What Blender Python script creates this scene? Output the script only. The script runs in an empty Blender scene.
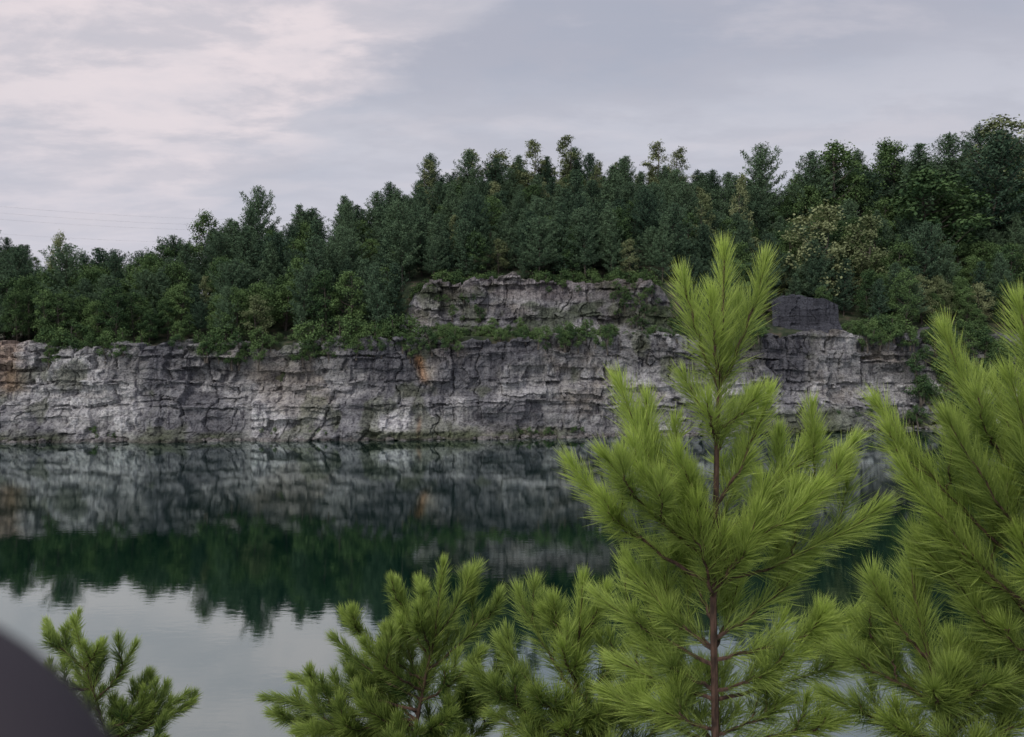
import bpy, math, random, bmesh
import numpy as np
from mathutils import Vector
R = np.random.default_rng(7)
random.seed(7)
scene = bpy.context.scene
F = 800.0; HZ = 340.0; EYE = 15.0   # survey constants: focal scale, horizon row, eye height above water

# ------------------------------------------------------------ noise
def h2(i, j, s=0):
    i = np.asarray(i).astype(np.int64); j = np.asarray(j).astype(np.int64)
    n = (i*374761393 + j*668265263 + s*2147483647 + 12345) & 0xffffffff
    n = ((n ^ (n >> 13))*1274126177) & 0xffffffff
    n = ((n ^ (n >> 16))*2246822519) & 0xffffffff
    return ((n ^ (n >> 15)) & 0xffffff)/float(0xffffff)
def vn(x, y, s=0):
    x = np.asarray(x, float); y = np.asarray(y, float)
    i = np.floor(x); j = np.floor(y); fx = x-i; fy = y-j
    fx = fx*fx*(3-2*fx); fy = fy*fy*(3-2*fy)
    a = h2(i, j, s); b = h2(i+1, j, s); c = h2(i, j+1, s); d = h2(i+1, j+1, s)
    return (a*(1-fx)+b*fx)*(1-fy)+(c*(1-fx)+d*fx)*fy
def fbm(x, y, o=4, s=0):
    t = 0; a = .5; k = 1
    for q in range(o):
        t = t+a*vn(x*k, y*k, s+q*17); a *= .5; k *= 2.03
    return t/(1-.5**o)
def ss(a, b, x):
    t = np.clip((x-a)/(b-a), 0, 1); return t*t*(3-2*t)

# ------------------------------------------------------------ mesh helper
class MB:
    def __init__(s): s.v=[]; s.f=[]; s.n=0; s.sh=[]
    def add(s, V, faces, mat=0, shade=0.5):
        V = np.asarray(V, np.float32).reshape(-1,3); faces = np.asarray(faces, np.int32)
        s.v.append(V); s.f.append((faces+s.n, mat))
        s.sh.append(np.broadcast_to(np.asarray(shade, np.float32), (len(V),)).copy()); s.n += len(V)
    def mesh(s, name, mats, smooth=False):
        me = bpy.data.meshes.new(name)
        V = np.concatenate(s.v)
        lv=[]; ls=[]; mi=[]; off=0
        for f, m in s.f:
            if len(f)==0: continue
            k=f.shape[1]; lv.append(f.ravel()); ls.append(off+np.arange(len(f))*k); off+=f.size; mi.append(np.full(len(f), m))
        lv=np.concatenate(lv); ls=np.concatenate(ls); mi=np.concatenate(mi)
        me.vertices.add(len(V)); me.vertices.foreach_set('co', V.ravel())
        me.loops.add(len(lv)); me.loops.foreach_set('vertex_index', lv.astype(np.int32))
        me.polygons.add(len(ls)); me.polygons.foreach_set('loop_start', ls.astype(np.int32))
        me.update(calc_edges=True)
        me.polygons.foreach_set('material_index', mi.astype(np.int32))
        me.polygons.foreach_set('use_smooth', np.full(len(ls), smooth))
        a = me.attributes.new('shade','FLOAT','POINT'); a.data.foreach_set('value', np.concatenate(s.sh))
        for m in mats: me.materials.append(m)
        me.validate(); me.update()
        return me
def obj(name, me, parent=None):
    o = bpy.data.objects.new(name, me); scene.collection.objects.link(o)
    if parent: o.parent = parent
    return o
def tube(mb, P, rad, k=6, mat=0, shade=.5):
    P=np.asarray(P,float); n=len(P); rad=np.broadcast_to(rad,(n,))
    T=np.gradient(P,axis=0); T/=np.linalg.norm(T,axis=1,keepdims=True)+1e-9
    ref=np.array([0.13,1.0,.07]) if abs(T[0][1])<.85 else np.array([1.,0.1,0])
    A=np.cross(T,ref); A/=np.linalg.norm(A,axis=1,keepdims=True)+1e-9; B=np.cross(T,A)
    th=np.arange(k)*2*math.pi/k
    V=P[:,None]+rad[:,None,None]*(np.cos(th)[None,:,None]*A[:,None]+np.sin(th)[None,:,None]*B[:,None])
    i=np.arange(n-1)[:,None]*k; j=np.arange(k)[None]; j2=(j+1)%k
    f=np.stack([i+j,i+j2,i+k+j2,i+k+j],-1).reshape(-1,4)
    mb.add(V.reshape(-1,3), f, mat, shade)
def rdir(n):
    d=R.normal(size=(n,3)); return d/np.linalg.norm(d,axis=1,keepdims=True)

# ------------------------------------------------------------ materials
def newmat(name):
    m=bpy.data.materials.new(name); m.use_nodes=True; nt=m.node_tree
    for n in list(nt.nodes): nt.nodes.remove(n)
    return m, nt
def N(nt,t,**kw):
    n=nt.nodes.new(t)
    for k,v in kw.items(): setattr(n,k,v)
    return n
def ramp(nt, pts):
    r=N(nt,'ShaderNodeValToRGB'); e=r.color_ramp.elements
    while len(e)<len(pts): e.new(.5)
    for q,(p,c) in zip(e,pts): q.position=p; q.color=(*c,1)
    return r
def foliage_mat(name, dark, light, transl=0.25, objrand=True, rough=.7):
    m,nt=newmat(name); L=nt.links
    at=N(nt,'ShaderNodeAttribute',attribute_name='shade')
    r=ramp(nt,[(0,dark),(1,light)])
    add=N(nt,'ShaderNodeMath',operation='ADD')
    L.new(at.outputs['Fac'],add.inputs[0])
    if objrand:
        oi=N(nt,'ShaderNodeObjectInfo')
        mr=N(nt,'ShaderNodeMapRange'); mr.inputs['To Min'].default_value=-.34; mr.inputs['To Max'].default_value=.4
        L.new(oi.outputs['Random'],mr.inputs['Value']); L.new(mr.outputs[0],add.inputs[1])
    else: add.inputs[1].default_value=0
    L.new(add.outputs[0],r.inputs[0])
    o=N(nt,'ShaderNodeOutputMaterial')
    if transl<=0:
        d=N(nt,'ShaderNodeBsdfDiffuse'); L.new(r.outputs[0],d.inputs[0]); L.new(d.outputs[0],o.inputs[0]); return m
    p=N(nt,'ShaderNodeBsdfPrincipled'); p.inputs['Roughness'].default_value=rough; p.inputs['Specular IOR Level'].default_value=.35
    L.new(r.outputs[0],p.inputs['Base Color'])
    tr=N(nt,'ShaderNodeBsdfTranslucent'); L.new(r.outputs[0],tr.inputs[0])
    mx=N(nt,'ShaderNodeMixShader'); mx.inputs[0].default_value=transl
    L.new(p.outputs[0],mx.inputs[1]); L.new(tr.outputs[0],mx.inputs[2]); L.new(mx.outputs[0],o.inputs[0])
    return m
def bark_mat(name,c1,c2,scale=30):
    m,nt=newmat(name); L=nt.links
    tc=N(nt,'ShaderNodeTexCoord'); mp=N(nt,'ShaderNodeMapping'); mp.inputs['Scale'].default_value=(1,1,.35)
    no=N(nt,'ShaderNodeTexNoise'); no.inputs['Scale'].default_value=scale; no.inputs['Detail'].default_value=6
    r=ramp(nt,[(.35,c1),(.65,c2)])
    p=N(nt,'ShaderNodeBsdfPrincipled'); p.inputs['Roughness'].default_value=.9
    b=N(nt,'ShaderNodeBump'); b.inputs['Strength'].default_value=.6; b.inputs['Distance'].default_value=.01
    o=N(nt,'ShaderNodeOutputMaterial')
    L.new(tc.outputs['Object'],mp.inputs[0]); L.new(mp.outputs[0],no.inputs[0]); L.new(no.outputs[0],r.inputs[0]); L.new(r.outputs[0],p.inputs[0])
    L.new(no.outputs[0],b.inputs['Height']); L.new(b.outputs[0],p.inputs['Normal']); L.new(p.outputs[0],o.inputs[0])
    return m
M_pine=foliage_mat('pine_foliage',(.036,.070,.052),(.135,.205,.118),0)  # far-tree green lightened and slightly desaturated, haze put into the colour
M_dec=foliage_mat('leaf_foliage',(.046,.086,.042),(.165,.25,.095),0)  # likewise lightened to stand in for air haze
M_pale=foliage_mat('pale_leaf_foliage',(.13,.165,.08),(.33,.36,.19),0)
M_bark=bark_mat('bark',(.05,.04,.035),(.14,.12,.10),8)
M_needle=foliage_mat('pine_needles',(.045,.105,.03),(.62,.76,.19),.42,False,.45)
M_twig=bark_mat('pine_bark',(.04,.024,.018),(.13,.075,.055),60)

def rock_mat():
    m,nt=newmat('limestone_rock'); L=nt.links
    ge=N(nt,'ShaderNodeNewGeometry')
    va=N(nt,'ShaderNodeAttribute',attribute_name='rockcol')
    def noise(sc,scale,det=6,rough=.6):
        mp=N(nt,'ShaderNodeMapping'); mp.inputs['Scale'].default_value=sc
        no=N(nt,'ShaderNodeTexNoise'); no.inputs['Scale'].default_value=scale; no.inputs['Detail'].default_value=det; no.inputs['Roughness'].default_value=rough
        L.new(ge.outputs['Position'],mp.inputs[0]); L.new(mp.outputs[0],no.inputs[0]); return no
    st=noise((.18,.18,1.3),1.4,9,.72); r1=ramp(nt,[(.32,(.52,.51,.54)),(.48,(.98,.98,.99)),(.70,(1.3,1.29,1.26))])
    L.new(st.outputs[0],r1.inputs[0])
    ve=noise((1,1,.11),1.4,7,.75); r2=ramp(nt,[(.37,(.34,.33,.37)),(.5,(1,1,1)),(.75,(1.14,1.13,1.12))]); L.new(ve.outputs[0],r2.inputs[0])
    fi=noise((1,1,1.5),3.2,8,.78); r3=ramp(nt,[(.38,(.32,.31,.31)),(.5,(1,1,1)),(.7,(1.3,1.3,1.3))]); L.new(fi.outputs[0],r3.inputs[0])
    c=va.outputs['Color']
    for r in (r1,r2,r3):
        mx=N(nt,'ShaderNodeMix',data_type='RGBA',blend_type='MULTIPLY'); mx.inputs[0].default_value=1
        L.new(c,mx.inputs[6]); L.new(r.outputs[0],mx.inputs[7]); c=mx.outputs[2]
    p=N(nt,'ShaderNodeBsdfPrincipled'); p.inputs['Roughness'].default_value=.9; p.inputs['Specular IOR Level'].default_value=.2
    b=N(nt,'ShaderNodeBump'); b.inputs['Strength'].default_value=.9; b.inputs['Distance'].default_value=.4
    L.new(fi.outputs[0],b.inputs['Height']); L.new(b.outputs[0],p.inputs['Normal'])
    o=N(nt,'ShaderNodeOutputMaterial'); L.new(c,p.inputs[0]); L.new(p.outputs[0],o.inputs[0]); return m
M_rock=rock_mat()

# ------------------------------------------------------------ terrain functions
def Dc(X): return np.interp(X,[-200,-75,0,30,57,100,200],[117,120,124,129,136,142,145])
SX=[-300,0,45,62,130,165,200,235,290,340,380,410,450,500,560,610,660,700,740,790,830,880,920,960,1000,1100,1400]
SY=[ 270,268,262,250,248,244,226,218,214,206,196,186,170,166,160,166,164,170,174,174,162,156,148,140,130,126,128]
def YBf(px): return np.interp(px,[0,300,450,700,1000],[148,152,184,188,196])
def sil(px): return np.interp(px, SX, SY)
def ctop(X):
    d=Dc(X); px=512+F*X/d
    return 15+(HZ-np.interp(px,[0,240,340,400,650,900],[345,346,340,338,334,334]))/F*d
def G(X,Y):
    X=np.asarray(X,float); Y=np.asarray(Y,float); Ys=np.maximum(Y,20)
    d=Dc(X); zc=ctop(X)
    px=512+F*X/Ys; YB=YBf(px)
    gb=15+(HZ-sil(px))/F*YB-np.interp(px,[230,420],[13.0,12.0])
    t=np.clip((Y-d-3)/(YB-d),0,1)
    g=zc+(gb-zc)*(t*.75+.25*t*t)
    m=ss(392,408,px)*(1-ss(678,698,px))
    t2=np.clip((Y-138.5)/(YB-138.5),0,1)
    up=np.where(Y<138.2,15.2+.4*(Y-d)/12,23.8+(gb-23.8)*t2)
    g=g*(1-m)+up*m
    g=g-ss(210,420,Y)*(g-24)
    g=g+25*np.exp(-((X+220)/42)**2-((Y-325)/35)**2)
    g=g+.8*(fbm(X*.12,Y*.12,3,5)-.5)
    bank=13.4-np.maximum(Y-.5,0)*.8+.15*(fbm(X*.5,Y*.5,3,9)-.5)
    low=np.maximum(bank,-4)
    low=np.where(Y<.5,13.4,low)
    side=ss(175,190,np.abs(X))
    low=low*(1-side)+14*side
    return np.where(Y>d+2.6,g,low)

xs=np.concatenate([[-4000,-2500,-1500,-900,-600,-450],np.arange(-350,-200,8),np.arange(-200,200,1.5),np.arange(200,350,8),[450,600,900,1500,2500,4000]])
ys=np.concatenate([[-3000,-1500,-600,-200,-80,-30],np.arange(-10,30,.8),np.arange(30,115,6),np.arange(115,230,1.1),np.arange(230,440,6),[500,700,1000,1600,2600,4500]])
XX,YY=np.meshgrid(xs,ys); ZZ=G(XX,YY)
mb=MB(); nx=len(xs)
ii,jj=np.meshgrid(np.arange(nx-1),np.arange(len(ys)-1)); b0=(jj*nx+ii).ravel()
mb.add(np.stack([XX,YY,ZZ],-1).reshape(-1,3), np.stack([b0,b0+1,b0+nx+1,b0+nx],-1))
m,nt=newmat('ground_soil'); L=nt.links
ge=N(nt,'ShaderNodeNewGeometry'); no=N(nt,'ShaderNodeTexNoise'); no.inputs['Scale'].default_value=.6; no.inputs['Detail'].default_value=8
r=ramp(nt,[(.35,(.018,.03,.014)),(.5,(.04,.055,.025)),(.65,(.10,.085,.06))])
p=N(nt,'ShaderNodeBsdfPrincipled'); p.inputs['Roughness'].default_value=.95
o=N(nt,'ShaderNodeOutputMaterial'); L.new(ge.outputs['Position'],no.inputs[0]); L.new(no.outputs[0],r.inputs[0]); L.new(r.outputs[0],p.inputs[0]); L.new(p.outputs[0],o.inputs[0])
obj('ground',mb.mesh('ground',[m],True))

# ------------------------------------------------------------ water
mb=MB(); mb.add([[-195,8,0],[195,8,0],[195,160,0],[-195,160,0]],[[0,1,2,3]])
m,nt=newmat('lake_water'); L=nt.links
ge=N(nt,'ShaderNodeNewGeometry'); mp=N(nt,'ShaderNodeMapping'); mp.inputs['Scale'].default_value=(.7,1.7,1)
no=N(nt,'ShaderNodeTexNoise'); no.inputs['Scale'].default_value=1.5; no.inputs['Detail'].default_value=5
b=N(nt,'ShaderNodeBump'); b.inputs['Strength'].default_value=.13; b.inputs['Distance'].default_value=.02
g=N(nt,'ShaderNodeBsdfGlossy'); g.inputs['Roughness'].default_value=.015; g.inputs['Color'].default_value=(.82,.91,.89,1)
dd=N(nt,'ShaderNodeBsdfDiffuse'); dd.inputs[0].default_value=(.003,.020,.014,1)
fr=N(nt,'ShaderNodeFresnel'); fr.inputs['IOR'].default_value=1.33
mr=N(nt,'ShaderNodeMapRange'); mr.inputs['From Min'].default_value=.02; mr.inputs['From Max'].default_value=.5; mr.inputs['To Min'].default_value=.42; mr.inputs['To Max'].default_value=.80
mx=N(nt,'ShaderNodeMixShader'); o=N(nt,'ShaderNodeOutputMaterial')
L.new(ge.outputs['Position'],mp.inputs[0]); L.new(mp.outputs[0],no.inputs[0]); L.new(no.outputs[0],b.inputs['Height'])
L.new(b.outputs[0],g.inputs['Normal']); L.new(fr.outputs[0],mr.inputs['Value']); L.new(mr.outputs[0],mx.inputs[0]); L.new(dd.outputs[0],mx.inputs[1]); L.new(g.outputs[0],mx.inputs[2]); L.new(mx.outputs[0],o.inputs[0])
obj('lake_water',mb.mesh('lake_water',[m]))

# ------------------------------------------------------------ cliffs
def cliff(name,X0,X1,yf,zb,zt,seed,step=.16,lean=1.6,lower=True,plain=None):
    X=np.arange(X0,X1,step); nz=int(17/step) if lower else int(10/step)
    t=np.linspace(0,1,nz)
    Xg,Tg=np.meshgrid(X,t)
    top=zt(X)+(3.2*(fbm(X*.11,X*0,4,seed)-.5)+.9*(h2(np.floor(X/2.3+2*vn(X*.2,0,4)),0,seed)-.5)+.6*(h2(np.floor(X/.8),0,seed)-.5))*(1 if plain is None else .4)
    bot=zb(X)
    Zg=bot+(top-bot)*Tg
    wx=Xg+1.8*(fbm(Xg*.35,Zg*.35,3,seed+4)-.5)*2
    zw=Zg+2.4*fbm(Xg*.025,Xg*0,2,seed+1)+.9*(fbm(Xg*.35,Zg*.3,3,seed+8)-.5)
    edges=[-3.]; rr=np.random.default_rng(seed)
    while edges[-1]<40: edges.append(edges[-1]+rr.choice([.3,.45,.7,1.1,1.7,2.2]))
    edges=np.array(edges); k=np.searchsorted(edges,zw)
    w=1.0+4.0*h2(k,3,seed)**1.5
    jb=np.floor(wx/w+h2(k,9,seed)*7)
    jb2=np.floor(wx/(.5+.9*h2(k,33,seed))+h2(k,19,seed)*5)
    blk=h2(jb,k,seed+2); blk2=h2(jb2,k,seed+3)
    reg=np.floor((wx+7*vn(Xg*.09,Zg*.2,seed+60))/9)
    lay=h2(k,reg,seed)
    # irregular joints, mostly short
    xs_=(wx+3*vn(Xg*.10,Zg*.12,seed+6))/3.4; jv=np.floor(xs_+.25*h2(np.floor(zw/3.),5,seed)); kv=np.floor((zw+4*h2(jv,1,seed))/5.); slab=h2(jv,kv,seed+7)
    fr_=xs_-np.floor(xs_); crack=np.clip(1-np.minimum(fr_,1-fr_)/.05,0,1)*(h2(jv,kv,seed+70)>.66)
    disp=.6*lay+.7*blk*(h2(k,jv,seed)>.4)+.28*blk2+1.5*slab+4.6*(fbm(Xg*.06,Zg*.05,4,seed+11)-.5)+1.1*(fbm(Xg*.9,Zg*1.0,4,seed+12)-.5)-.55*crack
    if plain is not None: disp=.2*blk+.35*h2(jv,1,seed)+.12*blk2
    elif lower:   # benches: lower courses stand proud of the upper ones
        disp=disp+1.5*(1-ss(.38,.5,Tg+.45*(fbm(Xg*.05,Xg*0,3,seed+90)-.5)))
    talus=np.clip((1.4+2.6*vn(Xg*.1,Xg*0,seed+13)-(Zg-bot))/1.8,0,1)
    disp=disp+talus*(.8+1.9*fbm(Xg*.9,Zg*1.5,4,seed+14))
    Y=yf(Xg)-disp+lean*Tg+1.2
    V=np.stack([Xg,Y,Zg],-1)
    rim=[]
    for q,(dy,dz) in enumerate([(1.2,.15),(3.5,.1),(6.5,-.6)]):
        v=V[-1].copy(); v[:,1]+=dy; v[:,2]+=dz+.3*(vn(X*.8,X*0+q,seed)-.5); rim.append(v)
    V=np.concatenate([V,np.array(rim)],0)
    ny_,nx_=V.shape[:2]
    ii,jj=np.meshgrid(np.arange(nx_-1),np.arange(ny_-1)); b0=(jj*nx_+ii).ravel()
    mb=MB(); mb.add(V.reshape(-1,3), np.stack([b0,b0+1,b0+nx_+1,b0+nx_],-1))
    me=mb.mesh(name,[M_rock],False)
    ex=lambda a: np.concatenate([a,a[-1:],a[-1:],a[-1:]],0)
    Xf=V[...,0]; Zf=V[...,2]; px=512+F*Xf/Dc(Xf)
    kk=ex(k); bb=ex(blk); b2=ex(blk2); sl_=ex(slab); rg=ex(reg); ck=ex(crack)
    col=np.array([.46,.45,.455])*np.ones(Xf.shape+(1,))
    tone=.86+.24*(h2(kk,rg,seed+50)-.5)+.3*(bb-.5)+.28*(b2-.5)+.28*(sl_-.5)
    n1=fbm(Xf*.045,Zf*.12,4,seed+20)
    tone=tone*(.66+.8*ss(.3,.62,n1))*(1-.4*ck)
    tt=Zf/15.
    if lower:
        up_=ss(.48,.70,tt+.3*(n1-.5))*(1-.6*ss(.93,1.02,tt))*ss(.40,.52,fbm(Xf*.03+9,Xf*0,2,seed+21)+.12*ss(-20,-60,Xf))
        tone=tone*(1-.46*up_)
    else: tone=tone*.82
    col=col*tone[...,None]
    def mixc(c,mk):
        nonlocal col; col=col*(1-mk[...,None])+np.array(c)*mk[...,None]
    mixc((.35,.29,.23), .4*ss(.58,.72,fbm(Xf*.09,Zf*.16,4,seed+30)))
    mixc((.14,.14,.165), .7*ss(.53,.64,fbm(Xf*.13+40,Zf*.11,5,seed+31)))
    mixc((.12,.14,.07), .55*ss(.6,.7,fbm(Xf*.2+90,Zf*.2,4,seed+33)))
    if lower:
        mixc((.45,.30,.20), .7*np.exp(-((px-4)/16)**2)*ss(6,8,Zf))
        mixc((.45,.24,.12), .85*np.exp(-((px-418-(12-Zf)*2)/4.5)**2)*ss(7.8,9.5,Zf+3*(n1-.5))*(1-ss(12,13,Zf)))
        mixc((.58,.52,.45), .6*np.exp(-((px-430)/8)**2)*np.exp(-((Zf-10)/1.5)**2))
        mixc((.40,.22,.12), .5*np.exp(-((px-421)/2.2)**2)*(1-ss(2,4,Zf)))
        mixc((.10,.12,.055), .75*(1-ss(.6,1.9,Zf+1.6*(fbm(Xf*.3,Zf,3,44)-.5)))*ss(.42,.6,fbm(Xf*.07,Xf*0,3,45)))
        mixc((.12,.11,.10), .7*(1-ss(.1,.6,Zf)))
        mixc((.10,.13,.05), .7*np.exp(-((px-815)/45)**2)*(1-ss(2.5,4.5,Zf+2*(n1-.5))))
    elif plain is None:
        mixc((.07,.10,.045), .7*ss(.52,.62,fbm(Xf*.16,Zf*.3,4,seed+50)))
        mixc((.20,.15,.15), .4*ss(.45,.65,fbm(Xf*.1,Zf*.2,3,seed+51)))
    if plain is not None: col=np.array(plain)*(.9+.4*(sl_-.5)+.3*(bb-.5))[...,None]
    a=me.attributes.new('rockcol','FLOAT_COLOR','POINT')
    c4=np.concatenate([np.clip(col,0.01,.8),np.ones(col.shape[:2]+(1,))],-1).reshape(-1,4).astype(np.float32)
    a.data.foreach_set('color',c4.ravel())
    return obj(name,me)
cliff('quarry_cliff',-170,170,Dc,lambda X:X*0-.8,ctop,3,step=.15)
def upt(X):
    px=512+F*X/137
    e=np.minimum(ss(388,430,px),1-ss(650,700,px))
    return 15.5+9.2*e
cliff('rock_face',-22,32,lambda X:X*0+134.3,lambda X:X*0+14.6,upt,29,.15,lean=2.6,lower=False)
cliff('rock_outcrop',45.5,57.2,lambda X:X*0+138.6-.5*np.cos((X-51.5)/3.6),lambda X:X*0+14.6,lambda X:22.6-1.3*np.abs((X-51.5)/5.8)**3,41,.15,lean=.8,lower=False,plain=(.085,.087,.105))
# rubble along the waterline
bm=bmesh.new(); bmesh.ops.create_icosphere(bm,subdivisions=2,radius=1); bm.verts.ensure_lookup_table()
IV=np.array([v.co[:] for v in bm.verts]); IF=np.array([[v.index for v in f.verts] for f in bm.faces]); bm.free()
mb=MB()
for i in range(900):
    x=R.uniform(-105,115); s=R.uniform(.15,.55)*(1.7 if R.random()<.08 else 1)
    y=float(Dc(x))-R.uniform(1.0,4.0); 
    v=IV*(1+.35*(R.random((len(IV),1))-.5))*np.array([R.uniform(.8,1.5),R.uniform(.7,1.2),R.uniform(.5,.9)])*s
    a=R.uniform(0,6.3); c,q=math.cos(a),math.sin(a); v=v@np.array([[c,q,0],[-q,c,0],[0,0,1]])
    mb.add(v+[x,y,R.uniform(-.15,.3)],IF)
me=mb.mesh('rubble',[M_rock]); a=me.attributes.new('rockcol','FLOAT_COLOR','POINT')
tone=np.repeat(R.uniform(.5,1.1,900),len(IV))[:,None]*np.array([[.32,.30,.29,1]]); tone[:,3]=1
a.data.foreach_set('color',tone.astype(np.float32).ravel()); obj('shore_rubble',me)

# ------------------------------------------------------------ tree prototypes
def leaves(mb,C,nrm,L,W,mat,shade):
    n=len(C); a=rdir(n); a=np.cross(nrm,a); a/=np.linalg.norm(a,axis=1,keepdims=True)+1e-9; b=np.cross(nrm,a)
    L=np.broadcast_to(L,(n,))[:,None]; W=np.broadcast_to(W,(n,))[:,None]
    V=np.stack([C-a*L/2,C-b*W/2,C+a*L/2,C+b*W/2],1).reshape(-1,3)
    f=np.arange(n*4).reshape(-1,4); mb.add(V,f,mat,np.repeat(shade,4))
def pine_proto(H,Rm,seed,dens=1.0,bare=.12,rnd=1.75):
    global R; R=np.random.default_rng(seed); mb=MB()
    n=9; P=np.stack([.25*np.sin(np.linspace(0,2.5,n)+seed),.2*np.cos(np.linspace(0,2,n)*1.3),np.linspace(-1.5,H,n)],1); P[:,:2]-=P[0,:2]
    tube(mb,P,np.linspace(.17,.02,n),6,1)
    C=[];S=[]
    z=H*bare
    while z<H*.985:
        t=z/H; prof=Rm*min(1,(1-t)*rnd)**.85*min(1,.55+t*1.6)
        nb=R.integers(4,7); a0=R.uniform(0,6.3)
        cx=np.interp(z,P[:,2],P[:,0]); cy=np.interp(z,P[:,2],P[:,1])
        for b in range(nb):
            a=a0+b*6.283/nb+R.uniform(-.3,.3); Lb=prof*R.uniform(.5,1.3)+.22
            if R.random()<.1: continue
            up=R.uniform(.05,.35)+.9*t*t
            m=max(2,int(Lb/.24)); s=np.linspace(.22,1,m)
            bp=np.stack([cx+np.cos(a)*s*Lb,cy+np.sin(a)*s*Lb,z+Lb*(up*s+.25*s*s-.12*s)],1)
            tube(mb,np.vstack([[cx,cy,z],bp]),np.linspace(.04,.01,m+1),3,1)
            bright=R.uniform(-.12,.12)
            for q in range(m):
                kq=int(6*dens+2); w=.27*(1-.3*s[q])
                side=R.normal(size=(kq,3))*[w,w,w*.5]
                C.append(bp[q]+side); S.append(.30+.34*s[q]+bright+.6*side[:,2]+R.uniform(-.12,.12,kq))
        z+=R.uniform(.32,.55)*(1.15-.4*t)
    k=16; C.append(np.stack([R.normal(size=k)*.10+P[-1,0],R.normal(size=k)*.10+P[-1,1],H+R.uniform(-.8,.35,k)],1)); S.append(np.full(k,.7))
    C=np.vstack(C);S=np.concatenate(S); nn=rdir(len(C))+[0,0,.5]; nn/=np.linalg.norm(nn,axis=1,keepdims=True)
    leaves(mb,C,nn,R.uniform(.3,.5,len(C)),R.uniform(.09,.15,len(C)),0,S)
    return mb.mesh('pine_shape',[M_pine,M_bark])
def dec_proto(H,Rm,seed,mat,nc=26,leafn=190,low=.25,lsz=.3,csz=.42):
    global R; R=np.random.default_rng(seed); mb=MB()
    n=7; P=np.stack([.3*np.sin(np.linspace(0,2.,n)+seed),.25*np.cos(np.linspace(0,2,n)*1.7),np.linspace(-1.5,H*.9,n)],1); P[:,:2]-=P[0,:2]
    tube(mb,P,np.linspace(.2,.03,n),6,1)
    cz0=H*low
    for c in range(nc):
        u=(c+.5)/nc; z=cz0+(H-cz0)*u*.97
        rr=Rm*math.sin(math.pi*min(1,(.16+.8*u)))**.7
        a=R.uniform(0,6.3); d=rr*math.sqrt(R.uniform(.05,1))
        c0=np.array([np.cos(a)*d,np.sin(a)*d,z])
        cs=R.uniform(.45,1.1)*Rm*csz
        zb=max(.5,z-d*R.uniform(.6,1.1)); s=np.array([np.interp(zb,P[:,2],P[:,0]),np.interp(zb,P[:,2],P[:,1]),zb])
        mid=(s+c0)/2+[0,0,-.15*d]; tube(mb,np.array([s,mid,c0]),[.05,.03,.012],3,1)
        k=int(leafn*R.uniform(.6,1.2)); dr=rdir(k); rad=R.uniform(.1,1.3,k)**.75
        C=c0+dr*rad[:,None]*cs*[1,1,.65]+R.normal(size=(k,3))*.16
        nn=dr*.6+rdir(k)*.8+[0,0,.6]; nn/=np.linalg.norm(nn,axis=1,keepdims=True)
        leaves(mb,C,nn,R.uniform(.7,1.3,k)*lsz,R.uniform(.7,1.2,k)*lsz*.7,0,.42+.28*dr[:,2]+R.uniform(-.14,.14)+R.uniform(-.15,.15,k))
    return mb.mesh('broadleaf_shape',[mat,M_bark])
pines=[pine_proto(h,r,s,1.,bb,rn) for h,r,s,bb,rn in [(13,2.4,11,.12,1.6),(11,2.2,12,.12,1.8),(14.3,2.8,13,.25,2.2),(9.5,1.9,14,.08,1.6),(12,2.9,15,.3,2.8)]]
decs=[dec_proto(h,r,s,M_dec,52,130,.2,.25,.34) for h,r,s in [(9.5,2.6,21),(8,2.4,22),(11,3.0,23),(10,2.8,24)]]
pales=[dec_proto(11.5,1.6,31,M_pale,44,90,.12,.23,.34),dec_proto(12.5,1.9,32,M_pale,48,85,.2,.23,.32),dec_proto(9,2.3,33,M_pale,40,110,.15,.24,.36)]
shrubs=[dec_proto(2.6,1.5,s,M_dec,11,110,.05,.22,.42) for s in (41,42,43)]
R=np.random.default_rng(99)

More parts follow.
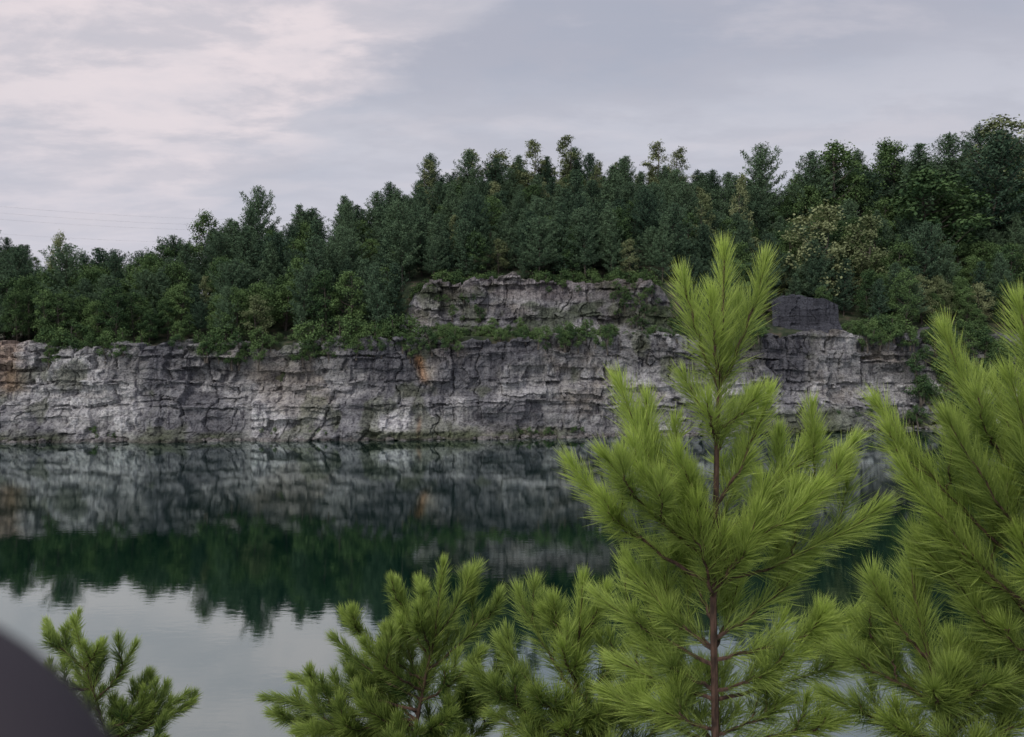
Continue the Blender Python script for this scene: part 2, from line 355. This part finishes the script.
def empty(name):
    e=bpy.data.objects.new(name,None); scene.collection.objects.link(e); return e
forest=empty('distant_forest'); brush=empty('cliff_shrubs')
def place(me,x,y,s,parent,z=None,sz=None):
    o=bpy.data.objects.new('tree' if parent is forest else 'shrub',me); scene.collection.objects.link(o); o.parent=parent
    o.location=(x,y,float(G(x,y))-.2 if z is None else z); o.rotation_euler=(R.normal()*.03,R.normal()*.03,R.uniform(0,6.28))
    o.scale=(s*R.uniform(.9,1.1),s*R.uniform(.9,1.1),s*(sz or R.uniform(.9,1.1)))
y=121.0; row=0
while y<204:
    sp=3.6 if y<150 else 4.1
    for x in np.arange(-165,175,sp):
        X=x+R.uniform(-1.8,1.8)+(row%2)*sp/2; Y=y+R.uniform(-1.8,1.8)
        px=512+F*X/Y
        if px<-100 or px>1130: continue
        d=float(Dc(X))
        if Y<d+3.4: continue
        if 396<px<694 and Y<140.6: continue
        if 765<px<868 and Y<143.0: continue
        if Y>YBf(px)+15: continue
        edge=Y<d+10
        n=float(fbm(X*.05,Y*.05,3,77)); r=R.random()
        back=Y>170
        pd=.25
        if px<300: pd=.5 if Y<142 else .3
        if px>740: pd=.6 if n>.45 else .35
        if 400<px<700: pd=.10
        if edge and px<400: pd=.6
        if edge and px>690: pd=.7
        s=R.uniform(.66,1.12)+(.25 if R.random()<.08 else 0)
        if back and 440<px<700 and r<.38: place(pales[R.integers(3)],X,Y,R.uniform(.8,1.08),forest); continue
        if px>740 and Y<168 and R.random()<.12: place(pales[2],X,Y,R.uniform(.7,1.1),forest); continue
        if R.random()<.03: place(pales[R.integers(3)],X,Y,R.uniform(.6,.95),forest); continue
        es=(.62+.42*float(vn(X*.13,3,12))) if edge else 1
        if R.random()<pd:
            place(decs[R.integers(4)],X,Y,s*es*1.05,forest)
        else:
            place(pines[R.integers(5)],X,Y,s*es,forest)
    y+=sp*.92; row+=1
# standout crowns on the skyline
def hero(me,H,px,py,Y,w=1.):
    X=(px-512)/F*Y; z=float(G(X,Y)); top=15+(HZ-py)/F*Y; s=(top-z)/H
    o=bpy.data.objects.new('tree',me); scene.collection.objects.link(o); o.parent=forest; o.location=(X,Y,z-.2); o.scale=(s*w,s*w,s); o.rotation_euler=(0,0,px*.7)
hero(pines[4],12,255,189,165,.75); hero(decs[3],10,205,212,158,.8); hero(pales[0],11.5,428,157,176,.9); hero(pales[1],12.5,470,147,180,1.0)
hero(pales[0],11.5,568,133,184,1.2); hero(pales[1],12.5,532,138,182,1.2); hero(pales[2],9,500,150,184,1.2); hero(pales[0],11.5,655,140,184,1.3); hero(pales[1],12.5,680,146,184,1.2); hero(pines[4],12,757,147,184,.9)
hero(decs[0],9.5,835,142,184,1.1); hero(pales[0],11.5,705,190,158,.8); hero(pales[1],12.5,742,172,166,.7); hero(pales[2],9,1003,116,188,1.3)
hero(pines[2],14.3,950,135,184,1.2); hero(pales[2],9,60,232,152,.5); hero(pines[4],12,990,135,170,1.2); hero(decs[2],11,890,140,186,1.1); hero(pines[0],13,915,146,180,1.2); hero(pines[2],14.3,812,152,180,1.1)
hero(pales[2],9,820,205,152,1.3); hero(pales[2],9,865,215,154,1.1); hero(decs[1],8,930,170,165,1.4); hero(pines[0],13,300,205,160,.9); hero(pines[2],14.3,388,183,170,.9); hero(pines[0],13,345,196,165,.9)
for i in range(120):
    X=R.uniform(-320,-165); Y=R.uniform(295,350); place((decs+pines)[R.integers(9)],X,Y,R.uniform(.9,1.3),forest)
# shrubs on rims, ledges, foot
for i in range(680):
    X=R.uniform(-112,125); d=float(Dc(X)); px=512+F*X/d
    v=float(vn(X*.22,0,88))
    if v<.45 and R.random()<.85: continue
    if 768<px<856: continue
    if 410<px<690 and R.random()<.45: continue
    f=R.random()
    if f<.5: place(shrubs[R.integers(3)],X,d+R.uniform(1.2,4.5),R.uniform(.5,1.35)*(.6+.7*v)*(.75 if 410<px<690 else 1),brush,z=float(ctop(X))-.5)
    elif v>.52: place(shrubs[R.integers(3)],X,d+R.uniform(.2,1.6),R.uniform(.35,.9),brush,z=float(ctop(X))-R.uniform(.4,3.0 if px<420 else 2.2))
for i in range(170):
    X=R.uniform(-19,30); low_=R.random()<.5; Y=R.uniform(128.5,132.5) if low_ else R.uniform(138.6,141.8)
    if Y<float(Dc(X))+3: Y=float(Dc(X))+3.2
    if low_ and vn(X*.2,0,17)<.42: continue
    place(shrubs[R.integers(3)],X,Y,R.uniform(.4,.85) if low_ else R.uniform(.5,1.2),brush,z=None if low_ else float(upt(np.array(X)))-.6)
for i in range(110):   # clinging to the upper face
    X=R.uniform(-20,30); f=R.random()
    if vn(X*.2,f*2,19)<.5: continue
    u=float(upt(np.array(X))); place(shrubs[R.integers(3)],X,133.9+2.4*f,R.uniform(.25,.65),brush,z=15.0+(u-15.3)*f)
for i in range(110):
    X=R.choice([-30,-28,-62,48,52,5])+R.normal()*4; d=float(Dc(X)); place(shrubs[R.integers(3)],X,d-R.uniform(.6,2.2),R.uniform(.15,.42),brush,z=R.uniform(.3,1.1))
for i in range(45):
    X=R.uniform(42,70); d=float(Dc(X)); place(shrubs[R.integers(3)],X,d-R.uniform(.8,2.4),R.uniform(.3,.6),brush,z=R.uniform(.3,2.4))
for i in range(26):
    X=R.choice([R.uniform(33,45.0),R.uniform(58.5,66)]); place(shrubs[R.integers(3)],X,R.uniform(137.5,141),R.uniform(.6,1.0),brush,z=float(ctop(X))-.3)
for i in range(260):   # overgrown end of the wall (right)
    X=R.uniform(68,125); f=R.random()
    if X<74 and R.random()<.5: continue
    place(shrubs[R.integers(3)],X,float(Dc(X))-2.8+3.4*f,R.uniform(.8,1.5),brush,z=-.3+15*f)

# ------------------------------------------------------------ power line (left background)
mb=MB()
pa=np.array([-210.,255.]); pb=np.array([-60.,300.])
for k,(o1,za,zb2) in enumerate([(0,62.5,60),(1.2,60.5,58),(-1.2,58,56),(0,53,52)]):
    t=np.linspace(0,1,40); P=np.stack([pa[0]+(pb[0]-pa[0])*t,pa[1]+(pb[1]-pa[1])*t+o1,za+(zb2-za)*t-5*4*t*(1-t)*.6],1); tube(mb,P,.016,4)
for p,zt in ((pa,63.5),(pb,60.5)):
    g0=float(G(*p)); tube(mb,[[p[0],p[1],g0-1],[p[0],p[1],zt]],[.28,.18],8); 
    for zz in (zt-1,zt-3,zt-5.5): tube(mb,[[p[0],p[1]-1.6,zz],[p[0],p[1]+1.6,zz]],.09,6)
m,nt=newmat('cable_metal'); p=N(nt,'ShaderNodeBsdfPrincipled'); p.inputs[0].default_value=(.25,.25,.27,1); p.inputs['Roughness'].default_value=.6; o=N(nt,'ShaderNodeOutputMaterial'); nt.links.new(p.outputs[0],o.inputs[0])
obj('power_line',mb.mesh('power_line',[m]))

# ------------------------------------------------------------ foreground saplings with real needles
def bez(a,b,c,n):
    t=np.linspace(0,1,n)[:,None]; return a*(1-t)**2+2*b*t*(1-t)+c*t*t
def needles(mb,P,t0,t1,dens,Ln,wid,bright,spread=(12,38)):
    seg=np.linalg.norm(np.diff(P,axis=0),axis=1); cum=np.concatenate([[0],np.cumsum(seg)]); tot=cum[-1]
    n=max(20,int(dens*tot*(t1-t0)))
    s=t0+(t1-t0)*R.random(n)**.85
    k=max(10,int(n*.08)); s=np.concatenate([s,1-.05*R.random(k)]); n=len(s)
    d=s*tot; C=np.stack([np.interp(d,cum,P[:,i]) for i in range(3)],1)
    T=np.gradient(P,axis=0); T/=np.linalg.norm(T,axis=1,keepdims=True)
    Tt=np.stack([np.interp(d,cum,T[:,i]) for i in range(3)],1); Tt/=np.linalg.norm(Tt,axis=1,keepdims=True)
    rd=rdir(n); rd-=Tt*np.sum(rd*Tt,1,keepdims=True); rd/=np.linalg.norm(rd,axis=1,keepdims=True)+1e-9
    lo,hi=spread; ang=np.radians(R.uniform(lo,hi,n)+ (1-s)*22); ang[-k:]*=.5
    D=Tt*np.cos(ang)[:,None]+rd*np.sin(ang)[:,None]
    L=Ln*R.uniform(.65,1.1,n)*(.6+.4*np.sin(np.pi*np.clip((s-t0)/(1.001-t0),0,1)*.8+.35))
    mid=C+D*(L*.5)[:,None]+rd*(.02*L)[:,None]
    tip=C+D*L[:,None]+Tt*(.06*L)[:,None]-np.array([0,0,1])*(.07*L*np.sin(ang))[:,None]+R.normal(size=(n,3))*(.03*L)[:,None]
    sd=np.cross(D,rdir(n)); sd/=np.linalg.norm(sd,axis=1,keepdims=True)+1e-9; w=wid*R.uniform(.8,1.2,n)[:,None]
    V=np.stack([C-sd*w*.6,C+sd*w*.6,mid+sd*w,mid-sd*w,tip],1).reshape(-1,3)
    b=np.arange(n)*5
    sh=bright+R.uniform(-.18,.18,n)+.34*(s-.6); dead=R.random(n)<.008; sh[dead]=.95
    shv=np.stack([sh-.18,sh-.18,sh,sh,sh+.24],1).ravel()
    mb.add(V,np.stack([b,b+1,b+2,b+3],1),0,shv)
    mb.f.append((np.stack([b+3,b+2,b+4],1).astype(np.int32)+mb.n-len(V),0))
def shoot(mb,a,c,Ln,bright,dens,side=3,wid=.0011,bow=.58,depth=0,r0=.008):
    a=np.array(a,float); c=np.array(c,float); h=c-a
    b=a+np.array([h[0]*bow,h[1]*bow,h[2]*.34]); 
    n=14; P=bez(a,b,c,n); ln=np.linalg.norm(np.diff(P,axis=0),axis=1).sum()
    P[1:-1]+=R.normal(size=(n-2,3))*.004
    tube(mb,P,np.linspace(r0,.0024,n),6,1,.4)
    nf=.06 if ln<.45 else min(.38,1-.6/ln*.95)
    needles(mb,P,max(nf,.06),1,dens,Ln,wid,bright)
    for q in range(side):
        t=R.uniform(.32,.8); i=int(t*(n-1)); p0=P[i]; T=P[i+1]-P[i]; T/=np.linalg.norm(T)
        rd=rdir(1)[0]; rd[2]*=.3; rd-=T*np.dot(rd,T); rd/=np.linalg.norm(rd)
        sl=min(.27,max(.12,ln*.36))*R.uniform(.7,1.15)
        D=T*.5+rd*.62; D/=np.linalg.norm(D); e=p0+D*sl*.62+np.array([0,0,sl*.62])
        shoot(mb,p0,e,Ln*.9,bright-.04+R.uniform(-.1,.1),dens,0,wid,.8,depth+1,.0045)
def sapling(name,depth,trunk,branches,Ln,dens,bright,wid=.0011,rt=.02,side=3,fill=0,frange=(600,740)):
    """trunk/branch positions measured as (across, down) on a drawing of the tree at its own distance; converted to metres"""
    mb=MB(); k=depth/F
    def W(x,y,dy=0): return np.array([(x-512)*k,depth+dy,EYE+(HZ-y)*k])
    T=[W(*t) for t in trunk]
    base=T[0].copy(); gz=float(G(base[0],base[1]))
    full=[np.array([base[0],base[1],gz-.1]),(np.array([base[0],base[1],gz])+base)/2+[.01,0,0]]+T
    full=np.array(full); s=np.linspace(0,len(full)-1,50); P=np.stack([np.interp(s,np.arange(len(full)),full[:,i]) for i in range(3)],1)
    ker=np.array([1,2,3,2,1])/9.; Q=P.copy()
    for i in range(3): Q[2:-2,i]=np.convolve(P[:,i],ker,'valid')
    P=Q; z=P[:,2]; frac=(z-z[0])/(z[-1]-z[0])
    tube(mb,P,rt*(1-frac)**.6+.003,8,1)
    zl=np.linspace(max(z[-1]-.8,z[0]),z[-1],20); LP=np.stack([np.interp(zl,z,P[:,0]),np.interp(zl,z,P[:,1]),zl],1)
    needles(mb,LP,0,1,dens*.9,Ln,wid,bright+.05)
    for br in branches:
        sy,tx,ty=br[:3]; dy=br[3] if len(br)>3 else 0.; sd=br[4] if len(br)>4 else side
        zs=EYE+(HZ-sy)*k; a=np.array([np.interp(zs,z,P[:,0]),np.interp(zs,z,P[:,1]),zs])
        shoot(mb,a,W(tx,ty,dy),Ln*R.uniform(.85,1.08),bright+R.uniform(-.1,.1)-(.08 if ty>640 else 0),dens,sd,wid,r0=.009)
    for q in range(fill):   # inner boughs all round the stem
        zs=EYE+(HZ-R.uniform(*frange))*k; a=np.array([np.interp(zs,z,P[:,0]),np.interp(zs,z,P[:,1]),zs])
        an=q*2.4+R.uniform(-.4,.4); l=R.uniform(.28,.5)
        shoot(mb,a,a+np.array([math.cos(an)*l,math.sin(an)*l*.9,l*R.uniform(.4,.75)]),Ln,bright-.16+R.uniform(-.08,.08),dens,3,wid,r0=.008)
    return obj(name,mb.mesh(name,[M_needle,M_twig]))
R=np.random.default_rng(5)
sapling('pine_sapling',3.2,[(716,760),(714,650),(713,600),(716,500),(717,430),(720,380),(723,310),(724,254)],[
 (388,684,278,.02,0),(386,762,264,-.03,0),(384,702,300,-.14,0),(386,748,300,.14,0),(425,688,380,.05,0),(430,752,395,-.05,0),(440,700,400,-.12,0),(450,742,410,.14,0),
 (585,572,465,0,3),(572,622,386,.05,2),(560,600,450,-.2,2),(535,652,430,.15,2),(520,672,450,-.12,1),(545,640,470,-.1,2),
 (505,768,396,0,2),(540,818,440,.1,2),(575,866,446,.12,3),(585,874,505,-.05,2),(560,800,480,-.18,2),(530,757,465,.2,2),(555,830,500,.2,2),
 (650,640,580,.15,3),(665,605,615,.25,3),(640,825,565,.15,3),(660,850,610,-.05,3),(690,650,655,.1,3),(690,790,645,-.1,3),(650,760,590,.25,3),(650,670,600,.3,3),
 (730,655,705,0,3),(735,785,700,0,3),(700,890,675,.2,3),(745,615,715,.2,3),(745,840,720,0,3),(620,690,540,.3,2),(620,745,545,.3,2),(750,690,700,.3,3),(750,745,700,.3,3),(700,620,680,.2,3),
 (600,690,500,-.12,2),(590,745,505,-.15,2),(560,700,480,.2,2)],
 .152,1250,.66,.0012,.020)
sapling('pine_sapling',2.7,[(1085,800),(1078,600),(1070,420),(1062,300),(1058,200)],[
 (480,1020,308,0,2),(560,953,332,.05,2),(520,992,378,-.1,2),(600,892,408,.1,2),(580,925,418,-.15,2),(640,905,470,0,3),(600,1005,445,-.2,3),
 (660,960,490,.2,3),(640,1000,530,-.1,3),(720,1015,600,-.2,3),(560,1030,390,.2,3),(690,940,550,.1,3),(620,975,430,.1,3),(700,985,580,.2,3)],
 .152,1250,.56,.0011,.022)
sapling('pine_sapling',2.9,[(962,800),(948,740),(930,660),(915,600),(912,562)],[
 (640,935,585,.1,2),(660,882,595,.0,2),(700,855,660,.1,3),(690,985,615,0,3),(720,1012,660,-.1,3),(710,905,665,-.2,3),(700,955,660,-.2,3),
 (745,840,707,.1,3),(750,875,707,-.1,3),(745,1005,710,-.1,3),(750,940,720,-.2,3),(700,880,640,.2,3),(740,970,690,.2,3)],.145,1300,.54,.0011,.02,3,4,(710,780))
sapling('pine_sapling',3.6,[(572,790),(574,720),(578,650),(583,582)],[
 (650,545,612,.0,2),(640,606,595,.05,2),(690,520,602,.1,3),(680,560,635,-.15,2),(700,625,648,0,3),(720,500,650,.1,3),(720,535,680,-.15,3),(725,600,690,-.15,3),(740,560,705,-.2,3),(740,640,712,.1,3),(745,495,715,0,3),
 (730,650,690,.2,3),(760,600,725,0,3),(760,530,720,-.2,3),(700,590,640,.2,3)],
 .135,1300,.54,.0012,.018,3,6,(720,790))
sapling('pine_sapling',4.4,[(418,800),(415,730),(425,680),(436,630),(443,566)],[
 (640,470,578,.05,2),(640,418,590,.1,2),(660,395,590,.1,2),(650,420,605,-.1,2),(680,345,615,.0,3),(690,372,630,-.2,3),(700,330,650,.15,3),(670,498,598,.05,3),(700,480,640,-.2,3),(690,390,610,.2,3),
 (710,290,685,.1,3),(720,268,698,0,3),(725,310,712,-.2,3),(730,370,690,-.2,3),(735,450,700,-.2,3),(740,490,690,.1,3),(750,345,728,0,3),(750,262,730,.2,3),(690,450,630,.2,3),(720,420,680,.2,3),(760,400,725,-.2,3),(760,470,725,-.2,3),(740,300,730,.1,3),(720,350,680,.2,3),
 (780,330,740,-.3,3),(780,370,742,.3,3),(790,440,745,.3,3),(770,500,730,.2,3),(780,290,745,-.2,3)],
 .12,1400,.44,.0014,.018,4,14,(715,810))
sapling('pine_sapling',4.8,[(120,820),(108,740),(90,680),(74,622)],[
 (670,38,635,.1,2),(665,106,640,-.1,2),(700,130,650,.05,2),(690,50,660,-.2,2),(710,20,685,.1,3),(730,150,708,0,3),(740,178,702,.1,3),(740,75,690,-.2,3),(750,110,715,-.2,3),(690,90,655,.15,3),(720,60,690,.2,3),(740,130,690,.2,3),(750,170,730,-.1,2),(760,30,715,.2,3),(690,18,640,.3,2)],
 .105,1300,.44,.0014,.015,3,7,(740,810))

# ------------------------------------------------------------ near handrail at the overlook (bottom-left)
q=.643; mb=MB(); Yr=.18
cx=-.246*q; cz=15-.206*q; rc=.092*q
pts=[(-2.0,Yr,cz+rc),(-.6,Yr,cz+rc)]
for a in np.linspace(90,0,16): pts.append((cx+rc*math.cos(math.radians(a)),Yr,cz+rc*math.sin(math.radians(a))))
pts+=[(cx+rc,Yr,14.6),(cx+rc,Yr,13.35)]
tube(mb,pts,.028*q,20)
m,nt=newmat('painted_metal'); p=N(nt,'ShaderNodeBsdfPrincipled'); p.inputs[0].default_value=(.04,.032,.042,1); p.inputs['Roughness'].default_value=.7; no=N(nt,'ShaderNodeTexNoise'); no.inputs['Scale'].default_value=40; bp=N(nt,'ShaderNodeBump'); bp.inputs['Strength'].default_value=.2; o=N(nt,'ShaderNodeOutputMaterial')
nt.links.new(no.outputs[0],bp.inputs['Height']); nt.links.new(bp.outputs[0],p.inputs['Normal']); nt.links.new(p.outputs[0],o.inputs[0])
obj('handrail',mb.mesh('handrail',[m],True))

# ------------------------------------------------------------ sky
SE=math.radians(42); SAZ=math.radians(215)   # sun behind-left of the viewer, veiled by cloud
w=bpy.data.worlds.new('World'); scene.world=w; w.use_nodes=True; nt=w.node_tree; L=nt.links
for n in list(nt.nodes): nt.nodes.remove(n)
sky=N(nt,'ShaderNodeTexSky',sky_type='NISHITA'); sky.sun_disc=False; sky.sun_elevation=SE; sky.sun_rotation=SAZ
bg1=N(nt,'ShaderNodeBackground'); bg1.inputs[1].default_value=.06; L.new(sky.outputs[0],bg1.inputs[0])
tc=N(nt,'ShaderNodeTexCoord')
def dot(v):
    d=N(nt,'ShaderNodeVectorMath',operation='DOT_PRODUCT'); L.new(tc.outputs['Generated'],d.inputs[0]); d.inputs[1].default_value=v; return d.outputs['Value']
def mth(op,a,b=None,c=None):
    n=N(nt,'ShaderNodeMath',operation=op)
    for i,x in enumerate((a,b,c)):
        if x is None: continue
        if isinstance(x,(int,float)): n.inputs[i].default_value=x
        else: L.new(x,n.inputs[i])
    return n.outputs[0]
def sm(x,a,b):
    n=N(nt,'ShaderNodeMapRange',interpolation_type='SMOOTHSTEP'); L.new(x,n.inputs[0]); n.inputs[1].default_value=a; n.inputs[2].default_value=b; return n.outputs[0]
sx=N(nt,'ShaderNodeSeparateXYZ'); L.new(tc.outputs['Generated'],sx.inputs[0])
zz=mth('ADD',mth('MAXIMUM',sx.outputs[2],0.),.16)
cb=N(nt,'ShaderNodeCombineXYZ'); L.new(mth('DIVIDE',sx.outputs[0],zz),cb.inputs[0]); L.new(mth('DIVIDE',sx.outputs[1],zz),cb.inputs[1])
def noise(sc,det,off=0,dist=0.,rg=.55):
    mp=N(nt,'ShaderNodeMapping'); mp.inputs['Location'].default_value=(off,off*.7,0); mp.inputs['Scale'].default_value=(1,1.5,1)
    n=N(nt,'ShaderNodeTexNoise'); n.inputs['Scale'].default_value=sc; n.inputs['Detail'].default_value=det; n.inputs['Roughness'].default_value=rg; n.inputs['Distortion'].default_value=dist
    L.new(cb.outputs[0],mp.inputs[0]); L.new(mp.outputs[0],n.inputs[0]); return n.outputs[0]
n1=noise(.8,6,3.1); n2=noise(1.7,7,8.,.2,.6); n3=noise(1.1,6,15.,.3); n4=noise(2.4,7,27.,.2,.6)
def mix(f,a,b):
    n=N(nt,'ShaderNodeMix',data_type='RGBA')
    L.new(f,n.inputs[0])
    for i,x in ((6,a),(7,b)):
        if isinstance(x,tuple): n.inputs[i].default_value=(*x,1)
        else: L.new(x,n.inputs[i])
    return n.outputs[2]
c=mix(sm(n1,.38,.64),(.48,.51,.60),(.63,.63,.70))
cdir=Vector((-.36,1,.50)).normalized()
wide=sm(mth('ADD',dot(tuple(cdir)),mth('MULTIPLY',mth('SUBTRACT',n2,.5),.30)),.86,1.02)
edge=mth('ADD',dot((1,.60,-1.25)),mth('MULTIPLY',mth('SUBTRACT',n2,.5),.42))
bank=sm(edge,-.03,.05)
c=mix(mth('MULTIPLY',wide,mth('MULTIPLY_ADD',bank,-.9,1.)),c,(.90,.80,.82))
c=mix(mth('MULTIPLY',sm(n4,.42,.60),.6),c,(.54,.54,.61))
hi=sm(sx.outputs[2],.24,.36)
c=mix(mth('MULTIPLY',mth('MULTIPLY',bank,hi),.45),c,(.42,.43,.52))
hz=mth('SUBTRACT',1.,sm(sx.outputs[2],.04,.27))
lf=sm(dot((-1,.15,0)),-.35,.5)
c=mix(mth('MULTIPLY',hz,mth('MULTIPLY_ADD',lf,.4,.45)),c,(.67,.65,.73))
c=mix(mth('MULTIPLY',sm(n2,.50,.68),.42),c,(.72,.68,.73))
bg2=N(nt,'ShaderNodeBackground'); L.new(c,bg2.inputs[0]); bg2.inputs[1].default_value=1.0
ms=N(nt,'ShaderNodeMixShader'); ms.inputs[0].default_value=.88; o=N(nt,'ShaderNodeOutputWorld')
L.new(bg1.outputs[0],ms.inputs[1]); L.new(bg2.outputs[0],ms.inputs[2]); L.new(ms.outputs[0],o.inputs[0])

sl=bpy.data.lights.new('sun','SUN'); sl.energy=1.5; sl.angle=math.radians(18); sl.color=(1,.95,.86); so=bpy.data.objects.new('sun',sl); scene.collection.objects.link(so)
dv=Vector((math.sin(SAZ)*math.cos(SE),math.cos(SAZ)*math.cos(SE),math.sin(SE))); so.rotation_euler=dv.to_track_quat('Z','Y').to_euler(); so.location=dv*50

# ------------------------------------------------------------ camera
cd=bpy.data.cameras.new('camera'); cam=bpy.data.objects.new('camera',cd); scene.collection.objects.link(cam)
cd.sensor_width=36; cd.lens=36*F/1024; cam.location=(0,0,EYE); cam.rotation_euler=(math.radians(90),0,0); cd.shift_y=-28.5/1024
cd.clip_start=.01; cd.clip_end=9000; cd.dof.use_dof=True; cd.dof.focus_distance=6; cd.dof.aperture_fstop=6
scene.camera=cam
scene.view_settings.view_transform='Standard'; scene.view_settings.look='None'; scene.view_settings.exposure=0
print('objects',len(bpy.data.objects))
